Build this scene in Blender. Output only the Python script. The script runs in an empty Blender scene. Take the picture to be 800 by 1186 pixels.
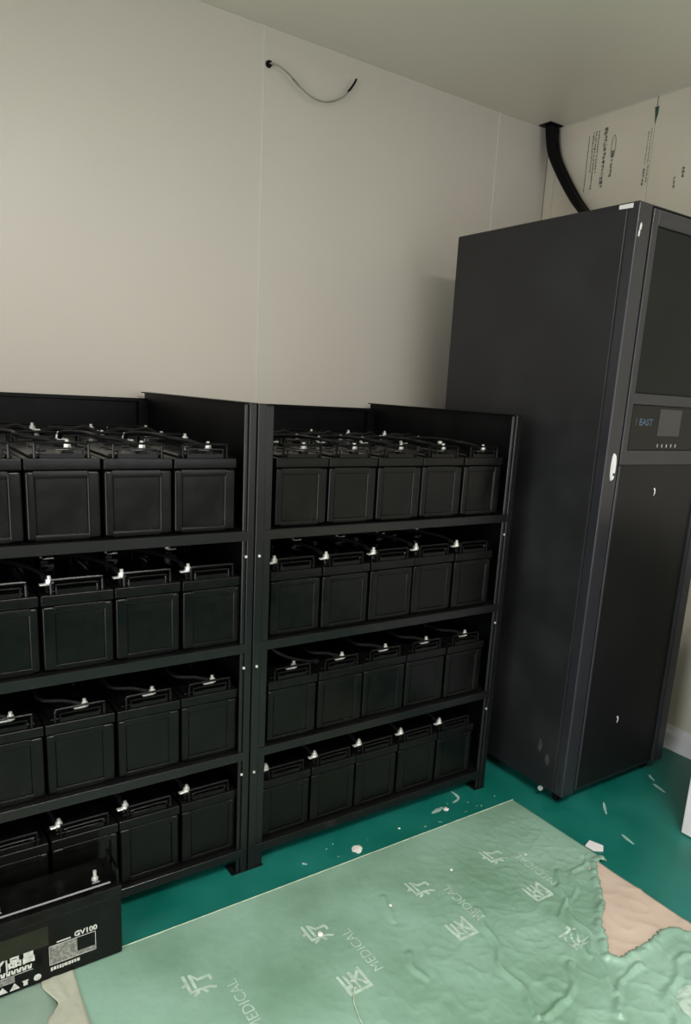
import bpy, bmesh, math, random
from mathutils import Vector, Matrix, noise
random.seed(7)
scn = bpy.context.scene
col = scn.collection
PI = math.pi

# ---------------------------------------------------------------- camera
F, CX, CY, CZ = 843.0208, -0.86865, -2.66367, 1.42469
YAW, PITCH, ROLL = 0.61862, -0.23087, 0.0593
fw = Vector((math.sin(YAW)*math.cos(PITCH), math.cos(YAW)*math.cos(PITCH), math.sin(PITCH)))
r0 = fw.cross(Vector((0, 0, 1))).normalized()
u0 = r0.cross(fw)
rt = r0*math.cos(ROLL) + u0*math.sin(ROLL)
up = -r0*math.sin(ROLL) + u0*math.cos(ROLL)
cd = bpy.data.cameras.new('camera')
cam = bpy.data.objects.new('camera', cd)
col.objects.link(cam)
cam.matrix_world = Matrix(((rt.x, up.x, -fw.x, CX), (rt.y, up.y, -fw.y, CY), (rt.z, up.z, -fw.z, CZ), (0, 0, 0, 1)))
cd.sensor_fit = 'VERTICAL'
cd.sensor_height = 36.0
cd.lens = F/1186*36.0
cd.shift_x = -23.97/1186
cd.shift_y = 60.04/1186
cd.clip_start = 0.02
scn.camera = cam

XLW = -2.1
# ---------------------------------------------------------------- light, world, exposure
w = bpy.data.worlds.new('world')
scn.world = w
w.use_nodes = True
w.node_tree.nodes['Background'].inputs[0].default_value = (0.75, 0.85, 1.0, 1)
w.node_tree.nodes['Background'].inputs[1].default_value = 0.6
scn.view_settings.view_transform = 'Standard'
scn.view_settings.look = 'None'
scn.view_settings.gamma = 1
scn.view_settings.use_curve_mapping = False
scn.view_settings.exposure = 0.17


def area(name, loc, target, sx, sy, power, colr):
    d = bpy.data.lights.new(name, 'AREA')
    d.shape = 'RECTANGLE'
    d.size, d.size_y, d.energy, d.color = sx, sy, power, colr
    o = bpy.data.objects.new(name, d)
    col.objects.link(o)
    o.location = loc
    o.rotation_euler = (Vector(target)-Vector(loc)).to_track_quat('-Z', 'Y').to_euler()
    return o


# daylight entering through the window opening in the front wall (behind the camera)
area('window_daylight', (0.75, -4.72, 1.55), (0.75, 0, 1.55), 1.7, 1.5, 20, (0.98, 0.985, 1.0))
# daylight entering through the doorway in the left wall
area('doorway_daylight', (XLW+.03, -2.35, 1.12), (0, -2.35, 1.12), 1.10, 2.0, 42, (0.97, 0.985, 1.0))
# ceiling lamp panel behind the camera
area('ceiling_lamp_light', (-0.1, -2.9, 2.62), (-0.1, -2.9, 0), 1.15, 0.55, 60, (1.0, 0.97, 0.9))

# ---------------------------------------------------------------- dimensions
D = 0.9207           # rack front plane y = -D
H = 1.381
HC = 2.6666
XR = 1.9378
SH = [1.0454, 0.7255, 0.3964, 0.0775]
XP = 0.980
PW = 0.172
XL, YF = -2.1, -4.6  # left and front walls

# ---------------------------------------------------------------- materials


def mat(name, base, rough=0.5, metal=0.0, spec=0.5, nscale=0, namp=0.0, bump=0.0, bscale=50, base2=None, stops=(0.35, 0.7), coat=0, rough2=None, crinkle=0):
    m = bpy.data.materials.new(name)
    m.use_nodes = True
    nt = m.node_tree
    b = nt.nodes['Principled BSDF']
    b.inputs['Base Color'].default_value = (*base, 1)
    b.inputs['Roughness'].default_value = rough
    b.inputs['Metallic'].default_value = metal
    b.inputs['Specular IOR Level'].default_value = spec
    b.inputs['Coat Weight'].default_value = coat
    tc = nt.nodes.new('ShaderNodeTexCoord')
    if nscale:
        n = nt.nodes.new('ShaderNodeTexNoise')
        n.inputs['Scale'].default_value = nscale
        n.inputs['Detail'].default_value = 6
        nt.links.new(tc.outputs['Object'], n.inputs['Vector'])
        cr = nt.nodes.new('ShaderNodeValToRGB')
        cr.color_ramp.elements[0].position, cr.color_ramp.elements[1].position = stops
        b2 = base2 if base2 else tuple(min(1, c*(1+namp)) for c in base)
        b1 = base if base2 else tuple(c*(1-namp) for c in base)
        cr.color_ramp.elements[0].color = (*b1, 1)
        cr.color_ramp.elements[1].color = (*b2, 1)
        nt.links.new(n.outputs['Fac'], cr.inputs['Fac'])
        nt.links.new(cr.outputs['Color'], b.inputs['Base Color'])
        if rough2 is not None:
            mr = nt.nodes.new('ShaderNodeMapRange')
            mr.inputs['From Min'].default_value, mr.inputs['From Max'].default_value = stops
            mr.inputs['To Min'].default_value, mr.inputs['To Max'].default_value = rough, rough2
            nt.links.new(n.outputs['Fac'], mr.inputs['Value'])
            nt.links.new(mr.outputs['Result'], b.inputs['Roughness'])
    if bump:
        n2 = nt.nodes.new('ShaderNodeTexNoise')
        n2.inputs['Scale'].default_value = bscale
        n2.inputs['Detail'].default_value = 4
        nt.links.new(tc.outputs['Object'], n2.inputs['Vector'])
        bp = nt.nodes.new('ShaderNodeBump')
        bp.inputs['Strength'].default_value = bump
        bp.inputs['Distance'].default_value = 0.004
        nt.links.new(n2.outputs['Fac'], bp.inputs['Height'])
        nt.links.new(bp.outputs['Normal'], b.inputs['Normal'])
    return m


M = {
    'wall': mat('wall_panel_skin', (0.550, 0.508, 0.448), 0.42, nscale=1.1, base2=(0.580, 0.536, 0.475), bump=0.05, bscale=9),
    'seam': mat('seam_pale_backing', (0.58, 0.56, 0.52), 0.7),  # even pale backing colour behind the panel joints
    'wallr': mat('film_covered_panel', (0.62, 0.575, 0.47), 0.34, nscale=2.3, base2=(0.68, 0.635, 0.53), bump=0.12, bscale=14),
    'ceil': mat('ceiling_panel_skin', (0.715, 0.665, 0.565), 0.42, nscale=1.3, base2=(0.735, 0.685, 0.585), bump=0.08, bscale=24),
    'floor': mat('teal_epoxy_paint', (0.004, 0.120, 0.092), 0.30, nscale=4.5, base2=(0.012, 0.165, 0.135), bump=0.1, bscale=30, rough2=0.45),
    'floorlib': mat('pale_scuff', (0.30, 0.46, 0.42), 0.6, nscale=30, namp=0.2),
    'film': mat('green_protection_film', (0.145, 0.265, 0.180), 0.38, nscale=3.2, base2=(0.255, 0.410, 0.325), stops=(0.30, 0.62), bump=0.45, bscale=38),
    'film2': mat('grey_green_film', (0.20, 0.29, 0.23), 0.5, nscale=9, base2=(0.25, 0.34, 0.27), bump=0.2, bscale=70),
    'filmedge': mat('pale_film_edge', (0.42, 0.52, 0.40), 0.6, nscale=40, namp=0.2),
    'beige': mat('beige_backing', (0.48, 0.37, 0.30), 0.75, nscale=6, base2=(0.56, 0.45, 0.37), bump=0.25, bscale=40),
    'strip': mat('pale_fabric_strip', (0.36, 0.37, 0.29), 0.7, nscale=22, base2=(0.43, 0.44, 0.35), bump=0.3, bscale=120),
    'print': mat('film_print_pale', (0.41, 0.53, 0.45), 0.55, nscale=60, namp=0.15),
    'rack': mat('rack_black_powder_coat', (0.0025, 0.0025, 0.003), 0.42, spec=0.12, nscale=9, base2=(0.006, 0.006, 0.0065), bump=0.08, bscale=400),
    'post': mat('post_black_powder_coat', (0.0045, 0.0045, 0.0048), 0.24, spec=0.42, nscale=9, base2=(0.0065, 0.0065, 0.0065), bump=0.05, bscale=400),
    'batt': mat('battery_black_plastic', (0.0018, 0.0019, 0.0017), 0.17, spec=0.22, nscale=14, base2=(0.0042, 0.0042, 0.0037), bump=0.10, bscale=18, rough2=0.28),
    'lid': mat('battery_lid_plastic', (0.002, 0.002, 0.002), 0.22, spec=0.20, nscale=20, base2=(0.006, 0.006, 0.0057), bump=0.05, bscale=200),
    'rubber': mat('cable_rubber', (0.006, 0.006, 0.006), 0.45, spec=0.08, nscale=30, namp=0.2),
    'cab': mat('cabinet_charcoal_paint', (0.012, 0.012, 0.0135), 0.40, spec=0.35, nscale=2.6, base2=(0.030, 0.030, 0.033), bump=0.05, bscale=500, rough2=0.5),
    'cabside': mat('cabinet_side_dusty_paint', (0.012, 0.012, 0.0135), 0.40, spec=0.4, nscale=3.2, base2=(0.024, 0.024, 0.026), stops=(0.45, 0.85), bump=0.05, bscale=500, rough2=0.6),
    'bezel': mat('cabinet_bezel_paint', (0.020, 0.020, 0.025), 0.30, nscale=3, namp=0.15),
    'door': mat('cabinet_door_paint', (0.005, 0.005, 0.0055), 0.42, spec=0.25, nscale=3, base2=(0.008, 0.008, 0.0085), bump=0.05, bscale=400),
    'vent': mat('upper_door_recess_paint', (0.006, 0.007, 0.007), 0.45, spec=0.2, nscale=3, namp=0.2),
    'display': mat('display_gloss_black', (0.004, 0.004, 0.005), 0.22, spec=0.3, nscale=6, namp=0.2),
    'screen': mat('screen_grey', (0.035, 0.035, 0.038), 0.35, nscale=6, namp=0.1),
    'blue': mat('logo_blue_print', (0.05, 0.085, 0.13), 0.5, nscale=40, namp=0.15),
    'silver': mat('bolt_zinc', (0.80, 0.79, 0.75), 0.35, 0.55, nscale=60, namp=0.1),
    'white': mat('white_paint', (0.72, 0.70, 0.70), 0.45, nscale=8, namp=0.04),
    'whiteprint': mat('white_ink', (0.50, 0.50, 0.46), 0.6, nscale=90, namp=0.25),
    'greyprint': mat('label_grey_ink', (0.13, 0.13, 0.115), 0.6, nscale=120, base2=(0.26, 0.26, 0.23), stops=(0.45, 0.6)),
    'olive': mat('dark_olive_sticker', (0.014, 0.015, 0.008), 0.4, spec=0.3, nscale=20, namp=0.2),
    'ink': mat('dark_green_ink', (0.13, 0.145, 0.115), 0.6, nscale=90, base2=(0.24, 0.25, 0.20), stops=(0.4, 0.6)),
    'green': mat('dark_green_paint', (0.03, 0.09, 0.06), 0.5, nscale=20, namp=0.2),
    'lilac': mat('lilac_grey_panel', (0.45, 0.42, 0.45), 0.5, nscale=8, namp=0.05),
    'wire': mat('grey_wire_sheath', (0.22, 0.22, 0.17), 0.5, nscale=20, base2=(0.32, 0.32, 0.25)),
    'plaster': mat('plaster_crumb', (0.70, 0.70, 0.64), 0.8, nscale=50, namp=0.1, bump=0.3),
    'smudge': mat('dust_smudge', (0.024, 0.023, 0.023), 0.7, nscale=60, base2=(0.05, 0.048, 0.046)),
    'lens': None,
}
m = bpy.data.materials.new('lamp_diffuser_light')
m.use_nodes = True
m.node_tree.nodes['Principled BSDF'].inputs['Emission Color'].default_value = (1, 0.97, 0.9, 1)
m.node_tree.nodes['Principled BSDF'].inputs['Emission Strength'].default_value = 4
M['lens'] = m

# ---------------------------------------------------------------- helpers


class MB:
    """collects shapes into one mesh"""

    def __init__(s):
        s.bm = bmesh.new()

    def box(s, x0, x1, y0, y1, z0, z1, bev=0.0, seg=1):
        t = bmesh.new()
        bmesh.ops.create_cube(t, size=1)
        for v in t.verts:
            v.co = Vector((x0+(v.co.x+.5)*(x1-x0), y0+(v.co.y+.5)*(y1-y0), z0+(v.co.z+.5)*(z1-z0)))
        if bev:
            bmesh.ops.bevel(t, geom=t.edges[:], offset=bev, segments=seg, affect='EDGES', profile=0.5)
        s.merge(t)
        return s

    def merge(s, t, mx=None):
        if mx is not None:
            bmesh.ops.transform(t, matrix=mx, verts=t.verts[:])
        me = bpy.data.meshes.new('tmp')
        t.to_mesh(me)
        t.free()
        s.bm.from_mesh(me)
        bpy.data.meshes.remove(me)

    def cyl(s, p0, p1, r, n=12, r2=None, cap=True):
        p0, p1 = Vector(p0), Vector(p1)
        d = p1-p0
        t = bmesh.new()
        bmesh.ops.create_cone(t, cap_ends=cap, segments=n, radius1=r, radius2=r if r2 is None else r2, depth=d.length)
        s.merge(t, Matrix.Translation((p0+p1)/2) @ d.to_track_quat('Z', 'Y').to_matrix().to_4x4())
        return s

    def tube(s, pts, r, n=8, close_ends=True, sub=6):
        P = smooth(pts, sub)
        rings = []
        prev = None
        for i, p in enumerate(P):
            d = (P[min(i+1, len(P)-1)]-P[max(i-1, 0)]).normalized()
            if prev is None:
                a = Vector((0, 0, 1)) if abs(d.z) < 0.9 else Vector((1, 0, 0))
                nrm = d.cross(a).normalized()
            else:
                nrm = (prev-d*prev.dot(d)).normalized()
            prev = nrm
            bn = d.cross(nrm)
            rr = r(i/(len(P)-1)) if callable(r) else r
            rings.append([s.bm.verts.new(p+rr*(nrm*math.cos(2*PI*k/n)+bn*math.sin(2*PI*k/n))) for k in range(n)])
        for a, b in zip(rings, rings[1:]):
            for k in range(n):
                f = s.bm.faces.new((a[k], a[(k+1) % n], b[(k+1) % n], b[k]))
        if close_ends:
            s.bm.faces.new(rings[0][::-1])
            s.bm.faces.new(rings[-1])
        return s

    def poly(s, pts, h):
        """flat polygon (3-D points) thickened by the vector h"""
        h = Vector(h)
        a = [s.bm.verts.new(Vector(p)) for p in pts]
        b = [s.bm.verts.new(Vector(p)+h) for p in pts]
        s.bm.faces.new(a[::-1])
        s.bm.faces.new(b)
        n = len(a)
        for i in range(n):
            s.bm.faces.new((a[i], a[(i+1) % n], b[(i+1) % n], b[i]))
        return s

    def build(s, name, m, parent=None, smooth_=False, loc=None):
        bmesh.ops.recalc_face_normals(s.bm, faces=s.bm.faces[:])
        me = bpy.data.meshes.new(name)
        s.bm.to_mesh(me)
        s.bm.free()
        if smooth_:
            for p in me.polygons:
                p.use_smooth = True
        me.materials.append(m)
        o = bpy.data.objects.new(name, me)
        col.objects.link(o)
        o.parent = parent
        if loc:
            o.location = loc
        return o


def smooth(pts, sub):
    pts = [Vector(p) for p in pts]
    if sub <= 1 or len(pts) < 3:
        return pts
    out = []
    for i in range(len(pts)-1):
        p0 = pts[max(i-1, 0)]; p1 = pts[i]; p2 = pts[i+1]; p3 = pts[min(i+2, len(pts)-1)]
        for k in range(sub):
            t = k/sub
            out.append(0.5*((2*p1)+(p2-p0)*t+(2*p0-5*p1+4*p2-p3)*t*t+(3*p1-p0-3*p2+p3)*t**3))
    out.append(pts[-1])
    return out


def wn_(o):
    for p in o.data.polygons:
        p.use_smooth = True
    md = o.modifiers.new('weighted_normals', 'WEIGHTED_NORMAL')
    md.weight = 100
    return o


def tag(o, label=None, cat=None, group=None, kind=None):
    if label: o['label'] = label
    if cat: o['category'] = cat
    if group: o['group'] = group
    if kind: o['kind'] = kind
    return o


def empty(name, loc=(0, 0, 0), rz=0):
    o = bpy.data.objects.new(name, None)
    col.objects.link(o)
    o.location = loc
    o.rotation_euler = (0, 0, rz)
    o.empty_display_size = 0.1
    return o


kids = {}


def copy_tree(o, parent=None):
    c = o.copy()
    col.objects.link(c)
    c.parent = parent
    for ch in list(o.children):
        copy_tree(ch, c)
    return c


def text_obj(name, s, size, m, parent, mx, depth=0.0006, bold=0.0):
    cu = bpy.data.curves.new('txt', 'FONT')
    cu.body = s
    cu.size = size
    cu.extrude = depth
    cu.offset = bold
    cu.align_x = 'CENTER'
    cu.align_y = 'CENTER'
    cu.resolution_u = 3
    t = bpy.data.objects.new('txt', cu)
    col.objects.link(t)
    dg = bpy.context.evaluated_depsgraph_get()
    me = bpy.data.meshes.new_from_object(t.evaluated_get(dg))
    bpy.data.objects.remove(t)
    me.transform(mx)
    me.materials.clear()
    me.materials.append(m)
    me.name = name
    o = bpy.data.objects.new(name, me)
    col.objects.link(o)
    o.parent = parent
    return o


# ---------------------------------------------------------------- the setting
fl = MB().box(XL-.1, XR+.1, YF-.1, .1, -.06, 0).build('floor', M['floor'])
tag(fl, 'dark teal painted floor, scuffed beside the tall cabinet', kind='structure')
ce = MB().box(XL-.1, XR+.1, YF-.1, .1, HC, HC+.06).build('ceiling', M['ceil'])
tag(ce, 'plain beige panel ceiling sloping across the top of the picture', kind='structure')

# back wall: insulated panels with fine joints
wb = MB().box(XL-.1, XR+.1, .012, .10, 0, HC).build('wall_back', M['seam'])
tag(wb, 'pale beige panel wall behind the battery racks', kind='structure')
xs = [XL, -1.85, -0.712, 0.4496, 1.6113, XR]
for a, b in zip(xs, xs[1:]):
    MB().box(a+.0003, b-.0003, 0, .03, 0, HC, .0012).build('wall_panel', M['wall'], wb)
for x in xs[1:-1]:
    MB().tube([(x-.001, -.0004, 0), (x-.001, -.0004, HC)], .0013, 6, sub=1).build('seam_bead', M['white'], wb)

wr = MB().box(XR+.012, XR+.10, YF-.1, .1, 0, HC).build('wall_right', M['seam'])
tag(wr, 'cream panel wall with printed protective film behind the tall cabinet', kind='structure')
ys = [0.0, -0.055, -0.572, -1.19, -2.35, -3.5, YF]
for a, b in zip(ys, ys[1:]):
    MB().box(XR, XR+.03, b+.001, a-.001, 0, HC, .0012).build('wall_panel', M['wallr'], wr)


def marks(specs, name):
    """rows of short print strokes running down the right wall (illegible small print)"""
    for (y, z0, z1, wd, kind) in specs:
        mb = MB()
        if kind == 'line':
            mb.box(XR-.0006, XR+.001, y-wd/2, y+wd/2, z0, z1)
        else:
            z = z1
            while z > z0+.006:
                h = random.uniform(.006, .013) if kind == 'small' else random.uniform(.010, .016)
                h = min(h, z-z0)
                for k in range(3):
                    yy = y+random.uniform(-.4, .4)*wd
                    if random.random() < .6:
                        mb.box(XR-.0006, XR+.001, yy-wd*.13, yy+wd*.13, z-h, z)
                    zz = z-random.uniform(0, h)
                    mb.box(XR-.0006, XR+.001, y-wd*.5, y+wd*.5*random.random(), zz-.0012, zz+.0012)
                z -= h+.003
        mb.build(name, M['ink'], wr)


# corner coordinates unprojected from where the print stands on this wall
marks([(-.240, 2.360, 2.590, .004, 'line'), (-.262, 2.44, 2.60, .007, 'small'), (-.276, 2.363, 2.60, .008, 'small'),
       (-.291, 2.43, 2.60, .007, 'small'), (-.330, 2.358, 2.605, .018, 'bold')], 'wall_print')
# oval emblem and smaller print beside it
mb = MB()
ring = [(XR-.0006, -.377+.011*math.cos(t*PI/8), 2.52+.045*math.sin(t*PI/8)) for t in range(17)]
mb.tube(ring, .0016, 5, sub=1)
mb.box(XR-.0006, XR+.001, -.386, -.368, 2.478, 2.505)
mb.box(XR-.0006, XR+.001, -.382, -.372, 2.462, 2.470)
mb.build('wall_emblem', M['ink'], wr)
marks([(-.374, 2.40, 2.455, .014, 'small'), (-.549, 2.41, 2.54, .004, 'small'), (-.562, 2.42, 2.55, .004, 'small'),
       (-.548, 2.33, 2.40, .010, 'small'), (-.565, 2.345, 2.41, .006, 'small'), (-.735, 2.33, 2.37, .012, 'small'), (-.70, 2.30, 2.34, .01, 'small')], 'wall_print')
MB().poly([(XR-.001, -.574-.009, 2.625), (XR-.001, -.574+.009, 2.625), (XR-.001, -.574+.005, 2.60), (XR-.001, -.574, 2.562), (XR-.001, -.574-.008, 2.60)],
          (-.002, 0, 0)).build('tape_tag', M['green'], wr)
tag(wr.children[-1], 'dark green pointed tag at the top of the panel joint')
MB().box(XR-.002, XR, -.5745, -.5735, 2.62, HC).build('thread', M['green'], wr)

wl = MB().box(XL-.1, XL, -1.72, .1, 0, HC).box(XL-.1, XL, YF-.1, -2.98, 0, HC).box(XL-.1, XL, -2.98, -1.72, 2.15, HC).build('wall_left', M['wall'])
d1 = MB().box(XL-.09, XL+.012, -1.77, -1.72, 0, 2.15, .003).box(XL-.09, XL+.012, -2.98, -2.93, 0, 2.15, .003).box(XL-.09, XL+.012, -2.93, -1.77, 2.10, 2.15, .003).build('door_1', M['white'])
tag(d1, 'white frame of the open doorway in the left wall', kind='structure')
tag(wl, 'pale beige panel wall on the left', kind='structure')
wf = empty('wall_front')
tag(wf, 'pale panel wall behind the viewer with one window', kind='structure')
for i, (a, b, c, d) in enumerate([(XL, -.15, 0, HC), (1.65, XR, 0, HC), (-.15, 1.65, 0, .75), (-.15, 1.65, 2.35, HC)]):
    MB().box(a, b, YF-.1, YF, c, d).build('wall_panel', M['wall'], wf)
wn = MB().box(-.15, 1.65, YF-.08, YF-.02, .75, .80).box(-.15, 1.65, YF-.08, YF-.02, 2.30, 2.35).box(-.15, -.10, YF-.08, YF-.02, .8, 2.3) \
    .box(1.60, 1.65, YF-.08, YF-.02, .8, 2.3).box(.73, .77, YF-.07, YF-.03, .8, 2.3).build('window_1', M['white'])
tag(wn, 'white framed window in the wall behind the viewer', kind='structure')

# skirting of the right wall: tall rounded white profile
for nm, mx in (('baseboard_right', Matrix.Translation((XR, 0, 0))),):
    prof = [(0, 0), (-.022, 0), (-.022, .070), (-.018, .078), (-.012, .083), (-.008, .098), (-.004, .102), (0, .102)]
    mb = MB()
    A = [mb.bm.verts.new((XR+p[0], 0.0, p[1])) for p in prof]
    B = [mb.bm.verts.new((XR+p[0], YF, p[1])) for p in prof]
    n = len(prof)
    for i in range(n):
        mb.bm.faces.new((A[i], A[(i+1) % n], B[(i+1) % n], B[i]))
    mb.bm.faces.new(A); mb.bm.faces.new(B[::-1])
    tag(mb.build(nm, M['white']), 'white rounded skirting along the foot of the cream wall', kind='structure')
tag(MB().box(XL, XR-.03, -.014, 0, 0, .09, .003).build('baseboard_back', M['white']), 'white skirting behind the racks', kind='structure')
tag(MB().box(XR-.006, XR, YF, -.012, HC-.004, HC, .001).build('trim_1', M['seam']), 'thin dark joint where cream wall meets ceiling', kind='structure')

# ceiling lamp behind the viewer
cl = empty('ceiling_lamp', (-.1, -2.9, HC))
tag(cl, 'flat rectangular panel lamp in the ceiling behind the viewer', 'ceiling lamp')
MB().box(-.60, .60, -.30, .30, -.012, 0, .003).build('frame', M['white'], cl)
MB().box(-.58, .58, -.28, .28, -.016, -.010).build('diffuser', M['lens'], cl)

# scuffs on the painted floor


def streak(pts, wd, parent=fl, name='scuff', m=None, z=.0004):
    P = smooth([Vector((x, y, z)) for x, y in pts], 4)
    L, Rr = [], []
    for i, p in enumerate(P):
        d = (P[min(i+1, len(P)-1)]-P[max(i-1, 0)]).normalized()
        nn = Vector((-d.y, d.x, 0))
        ww = wd*(.25+.75*math.sin(PI*(i+.3)/(len(P)-.4)))*random.uniform(.6, 1.1)
        L.append(p+nn*ww); Rr.append(p-nn*ww)
    return MB().poly(L+Rr[::-1], (0, 0, .0004)).build(name, m or M['floorlib'], parent)


streak([(1.243, -1.276), (1.21, -1.33), (1.175, -1.40), (1.150, -1.44)][:3] if False else [(1.185, -1.385), (1.178, -1.41), (1.172, -1.442)], .007)
streak([(1.300, -1.22), (1.268, -1.25), (1.243, -1.276)], .006)
streak([(1.590, -1.232), (1.583, -1.26), (1.573, -1.294)], .007)
streak([(1.640, -1.18), (1.628, -1.193), (1.615, -1.22)], .006)
streak([(.752, -.949), (.72, -.955), (.692, -.959)], .010)
streak([(.849, -.880), (.842, -.93), (.80, -.945)], .006)
streak([(.16, -.973), (.17, -.985)], .006)
for i in range(14):
    x, y = random.uniform(.15, 1.0), random.uniform(-1.02, -.93)
    streak([(x, y), (x+random.uniform(-.012, .012), y+random.uniform(-.01, .01))], random.uniform(.0012, .003))

# ---------------------------------------------------------------- battery


def battery_proto():
    W, L, RZ = .166, .330, .193
    t = empty('battery')
    cb = MB()
    cb.box(.0005, W-.0005, .005, L-.005, 0, .166, .006, 3)
    for (a, b) in ((0.0, .006), (L-.006, L)):
        a0, b0 = (a, b+.012) if a == 0 else (a-.012, b)
        cb.box(.0002, .024, a0, b0, .002, .164, .0075, 4)
        cb.box(W-.032, W-.0002, a0, b0, .002, .164, .0070, 4)
        cb.box(.018, W-.028, a+.0002, b-.0002, .002, .016, .0015)
        cb.box(.018, W-.028, a+.0002, b-.0002, .146, .164, .0015)
    wn_(cb.build('case', M['batt'], t))
    lb = MB()
    lb.box(-.001, W+.001, -.002, L+.002, .166, .1925, .003, 2)
    lb.box(.014, W-.014, .016, L-.016, .190, .201, .004)
    for i in range(6):
        lb.cyl((W*.5+(-.028 if i % 2 else .028), .09+.05*(i//2), .2), (W*.5+(-.028 if i % 2 else .028), .09+.05*(i//2), .2035), .011, 12)
    wn_(lb.build('lid', M['lid'], t))
    for y in (.006, L-.006):
        hb = MB()
        x0, x1, r = W*.5-.059, W*.5+.059, .0032
        z0, z1 = .186, .227
        hb.tube([(x0, y, z0), (x0, y, z1-.008), (x0+.003, y, z1-.002), (x0+.009, y, z1), (x1-.009, y, z1), (x1-.003, y, z1-.002), (x1, y, z1-.008), (x1, y, z0)], r, 6, sub=2)
        x0 += .012; x1 -= .012; z1 -= .013
        hb.tube([(x0, y, z0), (x0, y, z1-.004), (x0+.004, y, z1), (x1-.004, y, z1), (x1, y, z1-.004), (x1, y, z0)], .0022, 5, sub=2)
        hb.box(x0, x1, y-.0012, y+.0012, .192, .203)
        hb.build('handle', M['lid'], t)
    for (x, y, s) in ((W*.60, .030, 1), (W*.85, L-.030, -1)):
        tb = MB()
        tb.box(x-.011, x+.011, y-.011, y+.011, .190, .209, .002)
        tt = tb.build('terminal', M['lid'], t)
        bb = MB()
        bb.box(x-.020*s-.006, x-.020*s+.022*1.0, y-.006, y+.006, .2095, .2135, .001) if s > 0 else bb.box(x-.006, x+.022, y-.006, y+.006, .2095, .2135, .001)
        bb.cyl((x, y, .2135), (x, y, .2155), .0105, 12)
        bb.cyl((x, y, .2155), (x, y, .2235), .0085, 6)
        bb.cyl((x, y, .2235), (x, y, .2320), .0045, 8)
        bb.build('bolt', M['silver'], tt)
    return t


ORD = ['first', 'second', 'third', 'fourth', 'fifth']
SHN = ['top shelf', 'second shelf', 'third shelf', 'bottom shelf']
protoB = battery_proto()
used = [False]
CAB = []


def place_battery(x, y, z, flip, label, group):
    if not used[0]:
        o = protoB
        used[0] = True
    else:
        o = copy_tree(protoB)
    jx, jy = random.uniform(-.0012, .0012), random.uniform(-.002, .003)
    if flip:
        o.location = (x+.166+jx, y+.330+jy, z); o.rotation_euler = (0, 0, PI)
    else:
        o.location = (x+jx, y+jy, z); o.rotation_euler = (0, 0, random.uniform(-.006, .006))
    tag(o, label, 'battery', group)
    return o


YB = -D+.020
offL = [.0134, -.0078, -.0057, -.006]
offR = [.0068, .001, .001, -.0078]
looks = ['black battery', 'black battery', 'black battery', 'black battery']


def term(x, y, z, flip, which):
    W, L = .166, .33
    tx, ty = ((W*.60, .030), (W*.85, L-.030))[which]
    if flip:
        return Vector((x+W-tx, y+L-ty, z+.216))
    return Vector((x+tx, y+ty, z+.216))


def cable(pts, label, group, r=.0055):
    mb = MB().tube(pts, r, 8, sub=5)
    c = mb.build('battery_cable', M['rubber'], None, True)
    tag(c, label, 'cable', group)
    for p, q in ((pts[0], pts[1]), (pts[-1], pts[-2])):
        d = (Vector(q)-Vector(p)).normalized()
        MB().cyl(Vector(p)-d*.002, Vector(p)+d*.018, .0068, 10).build('cable_lug', M['rubber'], c)
    return c


for rk in (0, 1):
    rname = ('left rack', 'right rack')[rk]
    for si, z in enumerate(SH):
        flip = si in (1, 3)
        pos = []
        for k in range(5):
            x = (-.0342-offL[si]-PW*(k+1)+.003) if rk == 0 else (.0586+offR[si]+PW*k+.003)
            pos.append(x)
            lab = 'black battery, %s from the central posts, front row, %s of the %s' % (ORD[k], SHN[si], rname)
            place_battery(x, YB, z+.0005, flip, lab, 'front-row batteries on the %s' % rname)
            if si < 2 and not (rk == 0 and k == 4):
                lab = 'black battery in back row, %s from central posts, %s of %s' % (ORD[k], SHN[si], rname)
                place_battery(x, YB+.345, z+.0005, flip, lab, 'back-row batteries on the %s' % rname)
        # series cables between neighbouring batteries
        order = sorted(range(5), key=lambda k: pos[k])
        for a, b in zip(order, order[1:]):
            w0, w1 = (1, 0) if not flip else (0, 1)
            p = term(pos[a], YB, z, flip, 1 if not flip else 0)          # rear terminal of the left neighbour
            q = term(pos[b], YB, z, flip, 0 if not flip else 1)          # front terminal of the right neighbour
            p = p+Vector((0, 0, .004)); q = q+Vector((0, 0, .004))
            k = b if rk == 1 else a
            who = ORD[b] if rk == 1 else ORD[b]
            if not flip:
                pts = [q+Vector((-.010, .004, -.001)), q+Vector((-.045, .010, .012)), q+Vector((-.10, .030, .020)), (p+q)/2+Vector((-.03, .02, .018)), p+Vector((0, -.03, .012)), p+Vector((0, -.008, 0))]
            else:
                pts = [q+Vector((-.004, .010, 0)), q+Vector((-.015, .05, .014)), (p+q)/2+Vector((0, .0, .022)), p+Vector((.01, -.05, .014)), p+Vector((0, -.010, 0))]
            cable(pts, 'black cable to the %s battery from central posts, %s of %s' % (who, SHN[si], rname), 'battery link cables on the %s' % rname)
        if si == 0:   # thick links lying over the back row
            for j, (a, b) in enumerate(zip(order, order[1:])):
                if rk == 0 and 4 in (a, b):
                    continue
                p = term(pos[a], YB+.345, z, flip, 0)+Vector((0, 0, .006)); q = term(pos[b], YB+.345, z, flip, 0)+Vector((0, 0, .006))
                cable([p+Vector((.008, 0, 0)), p+Vector((.045, -.01, .014)), (p+q)/2+Vector((0, -.02, .012)), q+Vector((-.045, .0, .016)), q+Vector((-.008, 0, 0))],
                      'black cable over back-row battery %s from central posts, top shelf of %s' % (ORD[b], rname), 'cables over the back row of the %s' % rname, .007)
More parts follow.
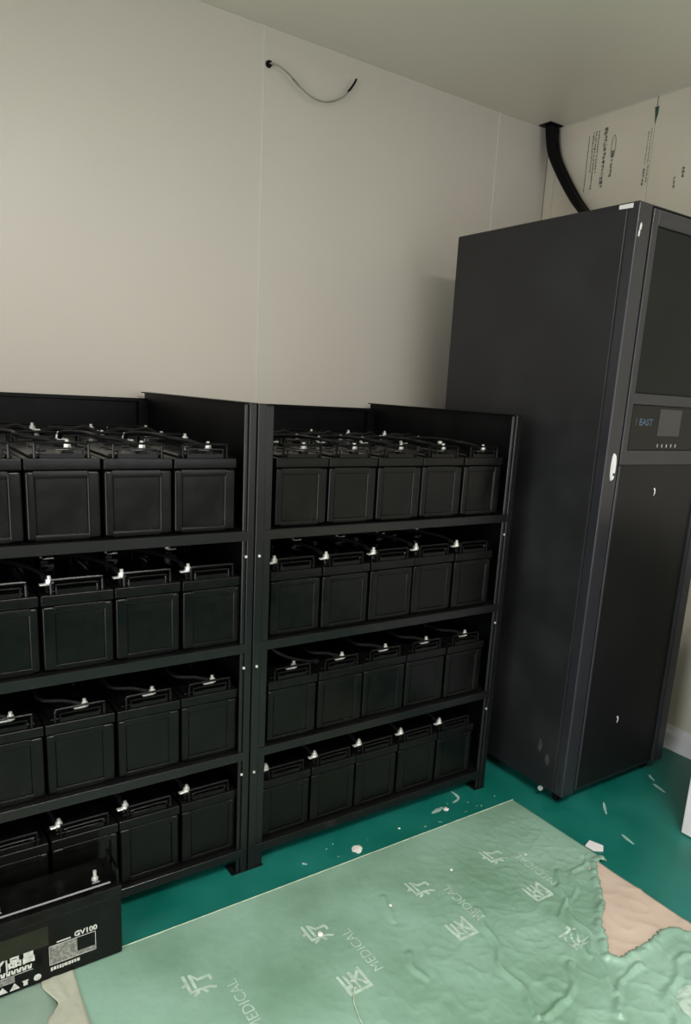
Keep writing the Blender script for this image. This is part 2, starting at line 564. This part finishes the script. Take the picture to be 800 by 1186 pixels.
# loose cable drooping from behind the left post of the right rack
cable([(.062, -.885, .705), (.085, -.900, .680), (.13, -.902, .655), (.19, -.893, .632), (.235, -.885, .620)],
      'thin black cable drooping from the post to the third shelf of the right rack', None, .0045)

# ---------------------------------------------------------------- racks


def rack(x0, x1, lab, fine):
    r = empty('battery_rack', ((x0+x1)/2, -D/2, 0))
    cx, cy = r.location.x, r.location.y
    tag(r, lab, 'rack', 'battery racks')

    def B(name, m, *boxes, bev=.001):
        mb = MB()
        for b in boxes:
            mb.box(b[0]-cx, b[1]-cx, b[2]-cy, b[3]-cy, b[4], b[5], bev)
        return mb.build(name, m, r)
    B('back_panel', M['rack'], (x0+.003, x1-.003, -.036, -.033, .05, H-.022), (x0+.003, x1-.003, -.046, -.033, H-.034, H-.022))
    for s in (0, 1):
        xa = x0 if s == 0 else x1-.003
        B('side_panel', M['rack'], (xa, xa+.003, -D+.012, -.030, .02, H), (xa if s == 0 else xa-.012, xa+.015 if s == 0 else xa+.003, -D+.03, -.030, H-.004, H), bev=.0008)
    for s in (0, 1):
        if s == 0:
            wa = fine[0]
            bx = [(x0+.0005, x0+wa*.54, -D, -D+.0155, 0, H), (x0+wa*.50, x0+wa, -D+.004, -D+.0155, 0, H-.004)]
        else:
            wb_ = fine[1]
            bx = [(x1-wb_*.66, x1-.0005, -D, -D+.0155, 0, H), (x1-wb_, x1-wb_*.62, -D+.005, -D+.0155, 0, H-.004)]
        p = wn_(B('post', M['post'], *bx, bev=.0035))
        f = MB()
        f.box((x0 if s == 0 else x1-.05)-cx, (x0+.05 if s == 0 else x1)-cx, -D-cy, -D+.05-cy, 0, .004)
        f.build('foot_plate', M['post'], p)
        for z in SH[:3]:
            sc = MB()
            xx = (x0+.012 if s == 0 else x1-fine[1]+.010)-cx
            yy = (-D-.0005 if s == 0 else -D+.004)-cy
            sc.cyl((xx, yy, z-.07+(.0 if z > 1 else 0)), (xx, yy-.003, z-.07), .0038, 8)
            sc.build('screw', M['silver'], p)
        pb = B('rear_post', M['rack'], (xa_ := (x0+.003 if s == 0 else x1-.035), xa_+.032, -.068, -.037, 0, H-.03))
    for z in SH:
        lo = z-.027
        B('shelf', M['post'], (x0+.004, x1-.004, -D+.002, -.06, z-.0025, z), (x0+.008, x1-.008, -D+.001, -D+.004, lo, z), (x0+.008, x1-.008, -D+.004, -D+.018, lo, lo+.003), (x0+.01, x1-.01, -.063, -.060, lo, z), bev=.0008)
    return r


rack(-.960, -.0008, 'black metal battery rack at the left, cut off by the picture edge', (.034, .034))
rack(.0008, XP, 'black metal battery rack in the middle, between left rack and tall cabinet', (.050, .040))

# ---------------------------------------------------------------- cabinet
X0, X1, Y0, Y1, Z0, Z1 = 1.1126, 1.7204, -1.1738, -.366, .046, 2.0278
cabn = empty('power_cabinet', ((X0+X1)/2, (Y0+Y1)/2, 0))
tag(cabn, 'tall charcoal black power supply cabinet standing right of the battery racks', 'cabinet')
ox, oy = cabn.location.x, cabn.location.y


def CB(name, m, boxes, bev=.001, parent=cabn, seg=1):
    mb = MB()
    for b in boxes:
        mb.box(b[0]-ox, b[1]-ox, b[2]-oy, b[3]-oy, b[4], b[5], bev, seg)
    return mb.build(name, m, parent)


CB('body', M['cab'], [(X0+.004, X1-.004, Y0+.030, Y1, Z0, Z1-.002)])
CB('top_panel', M['cab'], [(X0+.001, X1-.001, Y0+.004, Y1, Z1-.004, Z1)])
CB('side_panel', M['cabside'], [(X0, X0+.008, -1.1295, Y1+.002, Z0+.004, Z1-.003)], .0015)
CB('side_panel', M['cabside'], [(X1-.008, X1, -1.1295, Y1+.002, Z0+.004, Z1-.003)], .0015)
# front frame posts with rounded outer corner
wn_(CB('front_post', M['bezel'], [(X0, X0+.066, Y0, -1.1335, Z0, Z1)], .006, seg=3))
CB('front_post', M['bezel'], [(X1-.055, X1, Y0, -1.1335, Z0, Z1)], .005, seg=3)
CB('base_rail', M['bezel'], [(X0+.066, X1-.055, Y0+.012, -1.135, Z0, Z0+.02), (X0+.066, X1-.055, Y0+.012, -1.135, Z1-.018, Z1)])
DX0, DX1 = X0+.071, X1-.060
door = CB('door', M['door'], [(DX0, DX1, Y0+.006, Y0+.028, Z0+.012, Z1-.008)], .003, seg=2)
# raised frame around the upper recess
RX0, RX1 = 1.213, DX1-.03
UZ0, UZ1 = 1.473, 1.972
up_ = wn_(CB('upper_frame', M['bezel'], [(DX0, RX0, Y0-.002, Y0+.008, 1.24, Z1-.008), (RX1, DX1, Y0-.002, Y0+.008, 1.24, Z1-.008),
                                  (RX0-.002, RX1+.002, Y0-.002, Y0+.008, UZ1, Z1-.008), (RX0-.002, RX1+.002, Y0-.002, Y0+.008, 1.437, UZ0),
                                  (RX0-.002, RX1+.002, Y0-.002, Y0+.008, 1.24, 1.290)], .004, seg=2))
CB('vent_panel', M['vent'], [(RX0+.002, RX1-.002, Y0+.003, Y0+.009, UZ0+.002, UZ1-.002)], .001)
disp = CB('display_panel', M['display'], [(RX0+.002, RX1-.002, Y0-.0005, Y0+.008, 1.291, 1.436)], .001)
sc = CB('screen', M['screen'], [(1.362, 1.488, Y0-.0025, Y0, 1.338, 1.427)], .001, disp)
for i in range(5):
    CB('button', M['whiteprint'], [(1.372+i*.026, 1.3745+i*.026, Y0-.002, Y0, 1.300, 1.311)], 0, disp)
rotf = Matrix.Rotation(PI/2, 4, 'X')
text_obj('logo', 'EAST', .030, M['blue'], disp, Matrix.Translation((1.292-ox, Y0-.001-oy, 1.381)) @ rotf @ Matrix.Scale(1.1, 4, (1, 0, 0)), .0006, .0006)
CB('logo_bar', M['smudge'], [(1.236, 1.241, Y0-.0016, Y0, 1.370, 1.394)], 0, disp)
# door edge chamfer strip
wn_(CB('edge_strip', M['bezel'], [(DX0, DX0+.010, Y0-.001, Y0+.010, Z0+.012, 1.24)], .0045, door, seg=3))
CB('edge_strip', M['bezel'], [(DX1-.010, DX1, Y0-.001, Y0+.010, Z0+.012, 1.24)], .003, door)
# oval latch
lt = bmesh.new()
bmesh.ops.create_cone(lt, cap_ends=True, segments=24, radius1=.5, radius2=.44, depth=1)
mb = MB()
mb.merge(lt, Matrix.Translation((1.1485-ox, Y0-.003-oy, 1.235)) @ rotf @ Matrix.Diagonal((.019, .092, .008, 1)))
la = mb.build('latch', M['white'], cabn)
tag(la, 'white oval latch plate on the cabinet front post')
MB().cyl((1.149-ox, Y0-.006-oy, 1.212), (1.149-ox, Y0-.009-oy, 1.212), .0045, 10).build('keyhole', M['bezel'], la)
# chips in the paint and a pale sticker at the top corner


def chip(pts, m, nm='paint_chip', parent=cabn):
    return MB().poly([Vector(p)-Vector((ox, oy, 0)) for p in pts], (0, -.0008, 0)).build(nm, m, parent)


for (x, z, s) in ((1.128, 1.957, 1.0), (1.124, 1.938, .8)):
    chip([(x-.004*s, Y0, z-.008), (x+.003*s, Y0, z-.010), (x+.006*s, Y0, z+.004), (x+.002*s, Y0, z+.012), (x-.003*s, Y0, z+.006)], M['white'])
for (x, z) in ((1.405, 1.146), (1.386, .292)):
    chip([(x-.006, Y0+.006, z+.012), (x-.001, Y0+.006, z+.015), (x+.006, Y0+.006, z+.008), (x+.007, Y0+.006, z-.004), (x, Y0+.006, z-.014), (x+.002, Y0+.006, z+.002)], M['white'])
MB().poly([(X0-ox, -1.150-oy, 2.010), (X0-ox, -1.100-oy, 2.012), (X0-ox, -1.100-oy, 2.0235), (X0-ox, -1.150-oy, 2.0235)], (-.001, 0, 0)).build('sticker', M['white'], cabn)
# dust smudges near the foot of the side
for (y, z, a, b) in ((-1.05, .20, .010, .03), (-1.09, .16, .012, .022), (-1.115, .115, .008, .03), (-1.155, .11, .006, .03), (-1.075, .10, .02, .008)):
    pts = [(X0-ox, y+a*math.cos(t*PI/5)*random.uniform(.6, 1.1)-oy, z+b*math.sin(t*PI/5)*random.uniform(.6, 1.1)) for t in range(10)]
    MB().poly(pts, (-.0004, 0, 0)).build('smudge', M['smudge'] if z > .12 else M['cabside'], cabn)
for (cx_, cy_) in ((X0+.045, Y0+.055), (X1-.05, Y0+.055), (X0+.05, Y1-.06), (X1-.05, Y1-.06)):
    c = MB().box(cx_-.016-ox, cx_+.016-ox, cy_-.016-oy, cy_+.016-oy, .030, Z0+.004, .003).box(cx_-.014-ox, cx_-.010-ox, cy_-.012-oy, cy_+.012-oy, .014, .034) \
        .box(cx_+.010-ox, cx_+.014-ox, cy_-.012-oy, cy_+.012-oy, .014, .034).build('caster', M['rack'], cabn)
    wm = MB().cyl((cx_-.009-ox, cy_-oy, .0205), (cx_+.009-ox, cy_-oy, .0205), .020, 18)
    wm.cyl((cx_-.017-ox, cy_-oy, .0205), (cx_+.017-ox, cy_-oy, .0205), .005, 10)
    wm.build('wheel', M['rubber'], c)
MB().cyl((X0+.004-ox, -1.075-oy, .038), (X0-.004-ox, -1.075-oy, .038), .009, 12).build('bolt', M['silver'], cabn)

# cable bundle from the ceiling corner down to the cabinet top
cbn = empty('cable_bundle', (1.60, -.60, Z1))
tag(cbn, 'thick black cable bundle dropping from the ceiling corner to the cabinet top', 'cable')
path = [(1.893, -.052, HC), (1.897, -.060, 2.60), (1.897, -.088, 2.525), (1.897, -.160, 2.420), (1.892, -.245, 2.318), (1.855, -.350, 2.230), (1.77, -.46, 2.135), (1.66, -.56, 2.07), (1.60, -.62, Z1)]
for k in range(6):
    a = 2*PI*k/5
    r = .0 if k == 5 else .0185
    off = Vector((r*math.cos(a), r*math.sin(a)*.9, r*math.sin(a)*.5))
    pts = [Vector(p)-Vector(cbn.location)+off for p in path]
    MB().tube(pts, .0150, 10, sub=5).build('cable', M['rubber'], cbn, True)
MB().box(1.845-1.60, 1.93-1.60, -.085+.60, -.012+.60, HC-.004-Z1, HC-Z1, .001).build('hole_surround', M['rack'], cbn)

# thin wire sticking out of the back wall
ww = MB().tube([(.470, .0, 2.548), (.472, -.018, 2.547), (.500, -.030, 2.540), (.535, -.036, 2.522), (.575, -.038, 2.496), (.62, -.038, 2.476), (.665, -.036, 2.470), (.715, -.034, 2.480), (.765, -.032, 2.507), (.800, -.030, 2.541), (.818, -.030, 2.568)], .0032, 7, sub=5) \
    .build('loose_wire', M['wire'], None, True)
tag(ww, 'thin grey wire curling out of the pale wall near the ceiling', 'wire')
MB().cyl((.468, .002, 2.548), (.468, -.012, 2.548), .013, 14, .010).build('grommet', M['rack'], ww)
MB().tube([(.790, -.030, 2.533), (.803, -.030, 2.548), (.818, -.030, 2.570), (.826, -.030, 2.585)], .0042, 7).build('wire_tip', M['rubber'], ww)
MB().tube([(.548, -.0365, 2.513), (.575, -.038, 2.494)], .0042, 7, sub=1).build('wire_sleeve', M['ink'], ww)

# ---------------------------------------------------------------- battery standing on the floor
fb = empty('labelled_battery', (-.579, -.994, .0045))
tag(fb, 'black battery with white printing, standing on the floor before the left rack', 'battery')
fx, fy, fh, hd, L2 = 0, 0, .193, .065, .165
MB().box(-L2, L2, -hd, hd, 0, .170, .004, 2).build('case', M['batt'], fb)
MB().box(-L2-.001, L2+.001, -hd-.001, hd+.001, .170, .196, .003, 2).box(-L2+.02, L2-.02, -hd+.012, hd-.012, .195, .205, .003).build('lid', M['lid'], fb)
for s in (-1, 1):
    hx = s*(L2-.004)
    MB().tube([(hx, -.045, .19), (hx, -.045, .225), (hx, -.038, .232), (hx, .038, .232), (hx, .045, .225), (hx, .045, .19)], .0034, 6, sub=2).build('handle', M['lid'], fb)
    tt = MB().box(s*.110-.011, s*.110+.011, -.045, -.023, .195, .211, .002).build('terminal', M['lid'], fb)
    MB().cyl((s*.110, -.034, .211), (s*.110, -.034, .217), .008, 8).cyl((s*.110, -.034, .217), (s*.110, -.034, .236), .0042, 8).build('bolt', M['silver'], tt)
FYF = -hd-.0004
R90 = Matrix.Rotation(PI/2, 4, 'X')


def ftext(s, size, x, z, m=None, bold=0.0004, name='print', sx=1.0):
    return text_obj(name, s, size, m or M['whiteprint'], fb, Matrix.Translation((x, FYF, z)) @ R90 @ Matrix.Scale(sx, 4, (1, 0, 0)), .0004, bold)


MB().box(-L2+.004, -.008, FYF-.0003, FYF+.0004, .098, .150, 0).build('olive_sticker', M['olive'], fb)
ftext('KY', .036, -.128, .082, bold=.0012)
ftext('|', .036, -.100, .082)
ftext('品昌', .030, -.068, .082, bold=.0014)
MB().box(-.148, -.045, FYF-.0002, FYF+.0004, .0475, .0485).build('print_line', M['whiteprint'], fb)
mb = MB()
for i in range(9):
    x = -.148+i*.0115
    mb.poly([(x, FYF, .052), (x+.008, FYF, .052), (x+.0095, FYF, .064), (x+.006, FYF, .064), (x+.004, FYF, .057), (x+.002, FYF, .064), (x-.001, FYF, .064)], (0, -.0004, 0))
mb.build('print_row', M['whiteprint'], fb)
MB().box(-.150, -.085, FYF-.0002, FYF+.0004, .030, .046).build('small_print', M['greyprint'], fb)
mb = MB()
for x in (-.112, -.086):
    mb.poly([(x-.011, FYF, .009), (x+.011, FYF, .009), (x, FYF, .027)], (0, -.0005, 0))
mb.box(-.144, -.130, FYF-.0005, FYF+.0002, .010, .024)
mb.box(-.067, -.058, FYF-.0005, FYF+.0002, .010, .022).box(-.069, -.056, FYF-.0005, FYF+.0002, .021, .024)
mb.cyl((-.036, FYF+.0002, .020), (-.036, FYF-.0005, .020), .0085, 14)
mb.build('warning_symbols', M['whiteprint'], fb)
ftext('GV100', .019, .077, .101, bold=.0006)
MB().box(.010, .042, FYF-.0004, FYF+.0002, .0955, .099).build('print_row', M['whiteprint'], fb)
MB().box(-.006, .056, FYF-.0002, FYF+.0004, .040, .090).build('rating_label', M['greyprint'], fb)
MB().box(.056, .098, FYF-.0002, FYF+.0004, .040, .052).build('rating_label', M['greyprint'], fb)
mb = MB().box(-.008, .100, FYF-.0003, FYF+.0004, .0900, .0912).box(-.008, .100, FYF-.0003, FYF+.0004, .0385, .0397).box(.0988, .100, FYF-.0003, FYF+.0004, .0385, .0912).box(-.008, -.0068, FYF-.0003, FYF+.0004, .0385, .0912)
mb.build('label_border', M['whiteprint'], fb)
mb = MB()
x = -.006
while x < .062:
    wd = random.uniform(.003, .008)
    mb.box(x, x+wd, FYF-.0004, FYF+.0002, .022+random.uniform(0, .002), .032)
    x += wd+.0016
mb.build('print_row', M['whiteprint'], fb)

# ---------------------------------------------------------------- protective film on the floor
patch = [(.974, -1.449), (.995, -1.55), (.980, -1.723), (.984, -1.766), (.935, -1.796), (.919, -1.783), (.918, -1.762), (.871, -1.75), (.812, -1.757), (.755, -1.756), (.68, -1.753),
         (.659, -1.723), (.709, -1.673), (.747, -1.626), (.82, -1.582), (.892, -1.503)]
# ragged lengthening of the torn corner that runs out of the picture
patch = [(.962, -1.440), (1.03, -1.440), (1.03, -1.95), (.955, -1.93), (.945, -1.85)]+patch[4:]


def inside(x, y, P):
    c = False
    for i in range(len(P)):
        (x1, y1), (x2, y2) = P[i-1], P[i]
        if (y1 > y) != (y2 > y) and x < (x2-x1)*(y-y1)/(y2-y1)+x1:
            c = not c
    return c


def segd(x, y, a, b):
    ax, ay = a; bx, by = b
    dx, dy = bx-ax, by-ay
    t = max(0, min(1, ((x-ax)*dx+(y-ay)*dy)/(dx*dx+dy*dy+1e-12)))
    return math.hypot(x-ax-dx*t, y-ay-dy*t)


def polyd(x, y, P, closed=False):
    return min(segd(x, y, P[i], P[i+1]) for i in range(len(P)-1)) if not closed else min(segd(x, y, P[i-1], P[i]) for i in range(len(P)))


creases = [
    ([(.834, -1.413), (.770, -1.46), (.733, -1.513), (.701, -1.59), (.693, -1.633), (.644, -1.70), (.58, -1.80)], 0.0085, 0.0078),
    ([(.998, -1.406), (.90, -1.44), (.80, -1.485), (.733, -1.513)], 0.0051, 0.0060),
    ([(.733, -1.513), (.667, -1.57), (.642, -1.651), (.63, -1.70)], 0.0076, 0.0054),
    ([(.48, -1.42), (.453, -1.471), (.42, -1.57), (.37, -1.681), (.357, -1.763), (.34, -1.9)], 0.0085, 0.0090),
    ([(.208, -1.443), (.20, -1.48), (.205, -1.53)], 0.0051, 0.0084),
    ([(.276, -1.224), (.270, -1.27), (.25, -1.32)], 0.0034, 0.0078),
    ([(.55, -1.70), (.46, -1.76), (.36, -1.763)], 0.0076, 0.0072),
    ([(.72, -1.80), (.62, -1.78), (.52, -1.86)], 0.0085, 0.0072),
    ([(.92, -1.86), (.80, -1.83), (.70, -1.87), (.60, -1.98)], 0.0068, 0.0096),
]


def ridge(v):
    return 1-abs(v)*2


def film_z(x, y):
    m_ = max(0.0, min(1.0, (x+.3)*.55+(-1.18-y)*.95))
    m_ = m_*m_*(3-2*m_)
    edge = max(0, min(1, (-1.05-y)/.10))*max(0, min(1, (1.01-x)/.06))
    n = noise.noise(Vector((x*6, y*6, 1.3)))*.5+noise.noise(Vector((x*13, y*11, 4.1)))*.35
    rr = max(0, ridge(noise.noise(Vector((x*8.5+y*3, y*6.5-x*2, 9.0)))))**11
    r2 = max(0, ridge(noise.noise(Vector((x*17, y*13, 2.0)))))**9
    z = m_*(.0026*n+.0026*rr+.0016*r2)*(0.3+.7*m_)
    xw, yw = x+.030*noise.noise(Vector((x*11, y*11, 21))), y+.030*noise.noise(Vector((x*11, y*11, 33)))
    for P, amp, wd in creases:
        d = polyd(xw, yw, P)
        if d < wd*4:
            z += amp*(math.exp(-(d/wd)**2)-.35*math.exp(-((d-wd*1.8)/wd)**2))
    z += .0010*noise.noise(Vector((x*25, y*25, 0)))*(m_+.25)
    z += m_*(.0022*max(0, ridge(noise.noise(Vector((x*28, y*24, 5.5)))))**7+.0007*noise.noise(Vector((x*55, y*50, 0))))
    return .0028+max(-.0016, z*edge)


def face_up(o):
    if sum(p.normal.z for p in o.data.polygons) < 0:
        o.data.flip_normals()


# the printed film itself; open (torn away) inside the patch outline
film = empty('protection_film', (.24, -1.8, 0))
tag(film, 'wrinkled light green printed protection film covering the floor in front', 'floor film')
fxx, fyy = .24, -1.8
bm = bmesh.new()
x0, x1, y0, y1, st = -.545, 1.010, -1.040, -2.60, .0052
nx, ny = int((x1-x0)/st), int((y0-y1)/st)
V = {}
for i in range(nx+1):
    for j in range(ny+1):
        x = x0+(x1-x0)*i/nx
        y = y0+(y1-y0)*j/ny
        d = polyd(x, y, patch, True) if x > .55 and -2.05 < y < -1.35 else 9
        ins = d < 9 and inside(x, y, patch)
        if ins and d > .010+.022*abs(noise.noise(Vector((x*45, y*45, 8)))):
            continue
        z = film_z(x, y)
        if d < .035:
            z += (.009+.008*noise.noise(Vector((x*50, y*50, 3))))*math.exp(-(d/.014)**2)
        if j == 0:
            y += .002*noise.noise(Vector((x*12, 0, 0)))
        V[i, j] = bm.verts.new((x-fxx, y-fyy, z))
for i in range(nx):
    for j in range(ny):
        q = [V.get(k) for k in ((i, j), (i, j+1), (i+1, j+1), (i+1, j))]
        if all(q):
            bm.faces.new(q)
mb = MB(); mb.bm.free(); mb.bm = bm
sheet = mb.build('sheet', M['film'], film, True)
sm = sheet.modifiers.new('thickness', 'SOLIDIFY')
sm.thickness = .0015
sm.offset = -1
face_up(sheet)
# pale cut edges of the sheet
mb = MB()
mb.tube([(x0+(x1-x0)*k/40-fxx, y0-fyy+.001*noise.noise(Vector((k*.5, 0, 0))), .0022) for k in range(41)], .0022, 5, sub=1)
mb.build('sheet_edge', M['filmedge'], film)
# beige backing seen where the film is torn
bm = bmesh.new()
V = {}
nx2, ny2 = 46, 76
for i in range(nx2+1):
    for j in range(ny2+1):
        x = .63+.385*i/nx2
        y = -1.42-.55*j/ny2
        if x < .984+.006*noise.noise(Vector((y*14, 0, 0))) and (inside(x, y, patch) or polyd(x, y, patch, True) < .020):
            z = .0030+.0030*max(0, ridge(noise.noise(Vector((x*14, y*9, 7)))))**6+.0018*noise.noise(Vector((x*9, y*9, 2)))
            V[i, j] = bm.verts.new((x-fxx, y-fyy, max(.0012, z)))
for i in range(nx2):
    for j in range(ny2):
        q = [V.get(k) for k in ((i, j), (i, j+1), (i+1, j+1), (i+1, j))]
        if all(q):
            bm.faces.new(q)
mb = MB(); mb.bm.free(); mb.bm = bm
bk = mb.build('torn_backing', M['beige'], film, True)
face_up(bk)
tag(bk, 'beige backing laid bare where the green film is torn')
bk.modifiers.new('thickness', 'SOLIDIFY').thickness = .001
bk.modifiers[0].offset = -1


def drape(o, dz=.0011):
    for v in o.data.vertices:
        v.co.z = film_z(v.co.x+fxx, v.co.y+fyy)+dz


def fprint(s, size, x, y, bold=.0006, m=None):
    mx = Matrix.Translation((x-fxx, y-fyy, 0)) @ Matrix.Rotation(PI/2, 4, 'Z')
    o = text_obj('film_print', s, size, m or M['print'], film, mx, 0, bold)
    bm = bmesh.new()
    bm.from_mesh(o.data)
    for _ in range(2):
        el = [e for e in bm.edges if e.calc_length() > .008]
        if el:
            bmesh.ops.subdivide_edges(bm, edges=el, cuts=1)
    bmesh.ops.triangulate(bm, faces=bm.faces[:])
    bm.to_mesh(o.data)
    bm.free()
    drape(o)
    return o


for row, xx in enumerate((-.285, .050, .405, .708)):
    for yy in (-1.25, -2.02):
        fprint('疗', .080, xx, yy-.0, .0012)
        fprint('医', .080, xx-.005, yy-.195, .0012)
        fprint('MEDICAL', .040, xx+.066, yy-.115, -.0001)
fprint('科', .078, .645, -1.63)
# round printed emblem at the lower right
cpx, cpy = .735, -1.955
mb = MB()
for k in range(24):
    a0, a1 = 2*PI*k/24, 2*PI*(k+1)/24
    for j in range(5):
        r_0, r_1 = .014+.0102*j, .014+.0102*(j+1)
        if j == 1 and k % 24 in (3, 4, 5, 6, 15, 16, 17):
            continue
        vs = [mb.bm.verts.new((cpx-fxx+r*math.cos(a), cpy-fyy+r*math.sin(a), 0)) for (r, a) in ((r_0, a0), (r_1, a0), (r_1, a1), (r_0, a1))]
        mb.bm.faces.new(vs)
em = mb.build('round_emblem', M['print'], film)
drape(em)
# pale thread lying on the film
th = MB().tube([(.030-fxx, -1.459-fyy, .008), (.006-fxx, -1.49-fyy, .006), (-.004-fxx, -1.514-fyy, .006), (-.015-fxx, -1.553-fyy, .006), (-.02-fxx, -1.60-fyy, .006)], .0018, 6)
th.build('loose_strand', M['filmedge'], film, True)

# second sheet at the far left, and the pale strip over the joint
bm = bmesh.new()
V = {}
for i in range(61):
    for j in range(101):
        x, y = -1.75+1.16*i/60, -1.045-1.6*j/100
        V[i, j] = bm.verts.new((x+1.17, y+1.8, .0022+.0010*math.sin(x*75)*(.5+.5*noise.noise(Vector((x*4, y*3, 0))))))
for i in range(60):
    for j in range(100):
        bm.faces.new([V[k] for k in ((i, j), (i, j+1), (i+1, j+1), (i+1, j))])
mb = MB(); mb.bm.free(); mb.bm = bm
s2 = mb.build('grey_green_film', M['film2'], None, True, (-1.17, -1.8, 0))
s2.modifiers.new('thickness', 'SOLIDIFY').thickness = .001
s2.modifiers[0].offset = -1
face_up(s2)
tag(s2, 'grey-green ribbed floor film at the lower left under the labelled battery', 'floor film')
left = [(-.603, -1.045), (-.609, -1.075), (-.598, -1.11), (-.588, -1.142), (-.605, -1.165), (-.619, -1.186), (-.628, -1.26), (-.62, -1.5), (-.63, -1.9), (-.62, -2.4)]
P = smooth([Vector((a, b, 0)) for a, b in left], 5)
bm = bmesh.new()
rows = []
for i, p in enumerate(P):
    xr = -.533-.006*math.sin(p.y*9)
    rows.append([bm.verts.new((p.x+(xr-p.x)*k/10, p.y, .0062+.0024*math.exp(-((k/10-.38)/.10)**2)+.0008*noise.noise(Vector((k*.7, p.y*20, 0))))) for k in range(11)])
for a, b in zip(rows, rows[1:]):
    for k in range(10):
        bm.faces.new((a[k], a[k+1], b[k+1], b[k]))
mb = MB(); mb.bm.free(); mb.bm = bm
for v in bm.verts:
    v.co.x += .57; v.co.y += 1.7
st_ = mb.build('fabric_strip', M['strip'], None, True, (-.57, -1.7, 0))
st_.modifiers.new('thickness', 'SOLIDIFY').thickness = .0015
st_.modifiers[0].offset = -1
face_up(st_)
tag(st_, 'pale folded fabric strip over the film joint, lower left', 'strip')

# ---------------------------------------------------------------- crumbs and scraps


def crumb(x, y, r, label, z=0.0, flat=.5, name='plaster_crumb', group=None):
    t = bmesh.new()
    bmesh.ops.create_icosphere(t, subdivisions=2, radius=r)
    for v in t.verts:
        k = 1+.45*noise.noise(v.co*(1.6/r)+Vector((x*9, y*9, 0)))
        v.co *= k
        v.co.z = max(v.co.z*flat, -r*flat*.6)
    zz = min(v.co.z for v in t.verts)
    for v in t.verts:
        v.co.z -= zz
    mb = MB(); mb.merge(t)
    o = mb.build(name, M['plaster'], None, False, (x, y, z))
    tag(o, label, 'debris', group)
    return o


crumb(.345, -1.000, .019, 'largest pale plaster crumb on teal floor by the film edge', flat=.25)
crumb(.535, -.975, .004, 'tiny pale crumb on teal floor before the middle rack', z=0)
crumb(.050, -1.262, .008, 'white crumb lying on the film print below the racks', z=film_z(.05, -1.262))
crumb(.281, -1.268, .005, 'small white crumb on the green film, middle of the sheet', z=film_z(.281, -1.268))
crumb(.54, -1.235, .0045, 'tiny white crumb on the green film, toward the rack', z=film_z(.54, -1.235))
crumb(.80, -1.300, .004, 'tiny white crumb on the green film nearest the tall cabinet', z=film_z(.80, -1.30))
crumb(.752, -.965, .010, 'flat pale crumb on teal floor near the middle rack\'s right post', flat=.3)
sp = MB()
sp.poly([(-.024, .020, 0), (.012, .032, 0), (.028, -.012, 0), (.004, -.030, 0), (-.022, -.012, 0)], (0, 0, .004))
so = sp.build('paper_scrap', M['white'], None, False, (1.040, -1.385, .0008))
tag(so, 'small white paper scrap on teal floor beside the film corner', 'debris')

# ---------------------------------------------------------------- white unit at the right edge
ub = empty('white_floor_unit', (1.64, -1.77, 0))
tag(ub, 'white upright boxed unit standing at the right picture edge', 'appliance')
ux0, ux1, uy0, uy1, uz = 1.375, 1.90, -2.06, -1.485, 1.0
U = lambda *b: [(b[0]-1.64, b[1]-1.64, b[2]+1.77, b[3]+1.77, b[4], b[5])]
MB().box(*U(ux0+.006, ux1, uy0+.004, uy1-.004, .008, uz)[0], .004).build('body', M['white'], ub)
mb = MB()
for b in ((ux0, ux0+.012, uy1-.034, uy1, .004, uz), (ux0, ux0+.012, uy0, uy0+.034, .004, uz), (ux0, ux0+.012, uy0+.03, uy1-.03, .004, .05), (ux0, ux0+.012, uy0+.03, uy1-.03, uz-.03, uz)):
    mb.box(*U(*b)[0], .003)
mb.build('side_frame', M['white'], ub)
MB().box(*U(ux0+.004, ux0+.008, uy0+.03, uy1-.03, .05, uz-.03)[0]).build('side_panel', M['lilac'], ub)
mb = MB()
for a in (ux0+.05, ux1-.08):
    for b in (uy0+.04, uy1-.08):
        mb.box(*U(a, a+.03, b, b+.03, 0, .010)[0])
mb.build('foot_pads', M['rack'], ub)
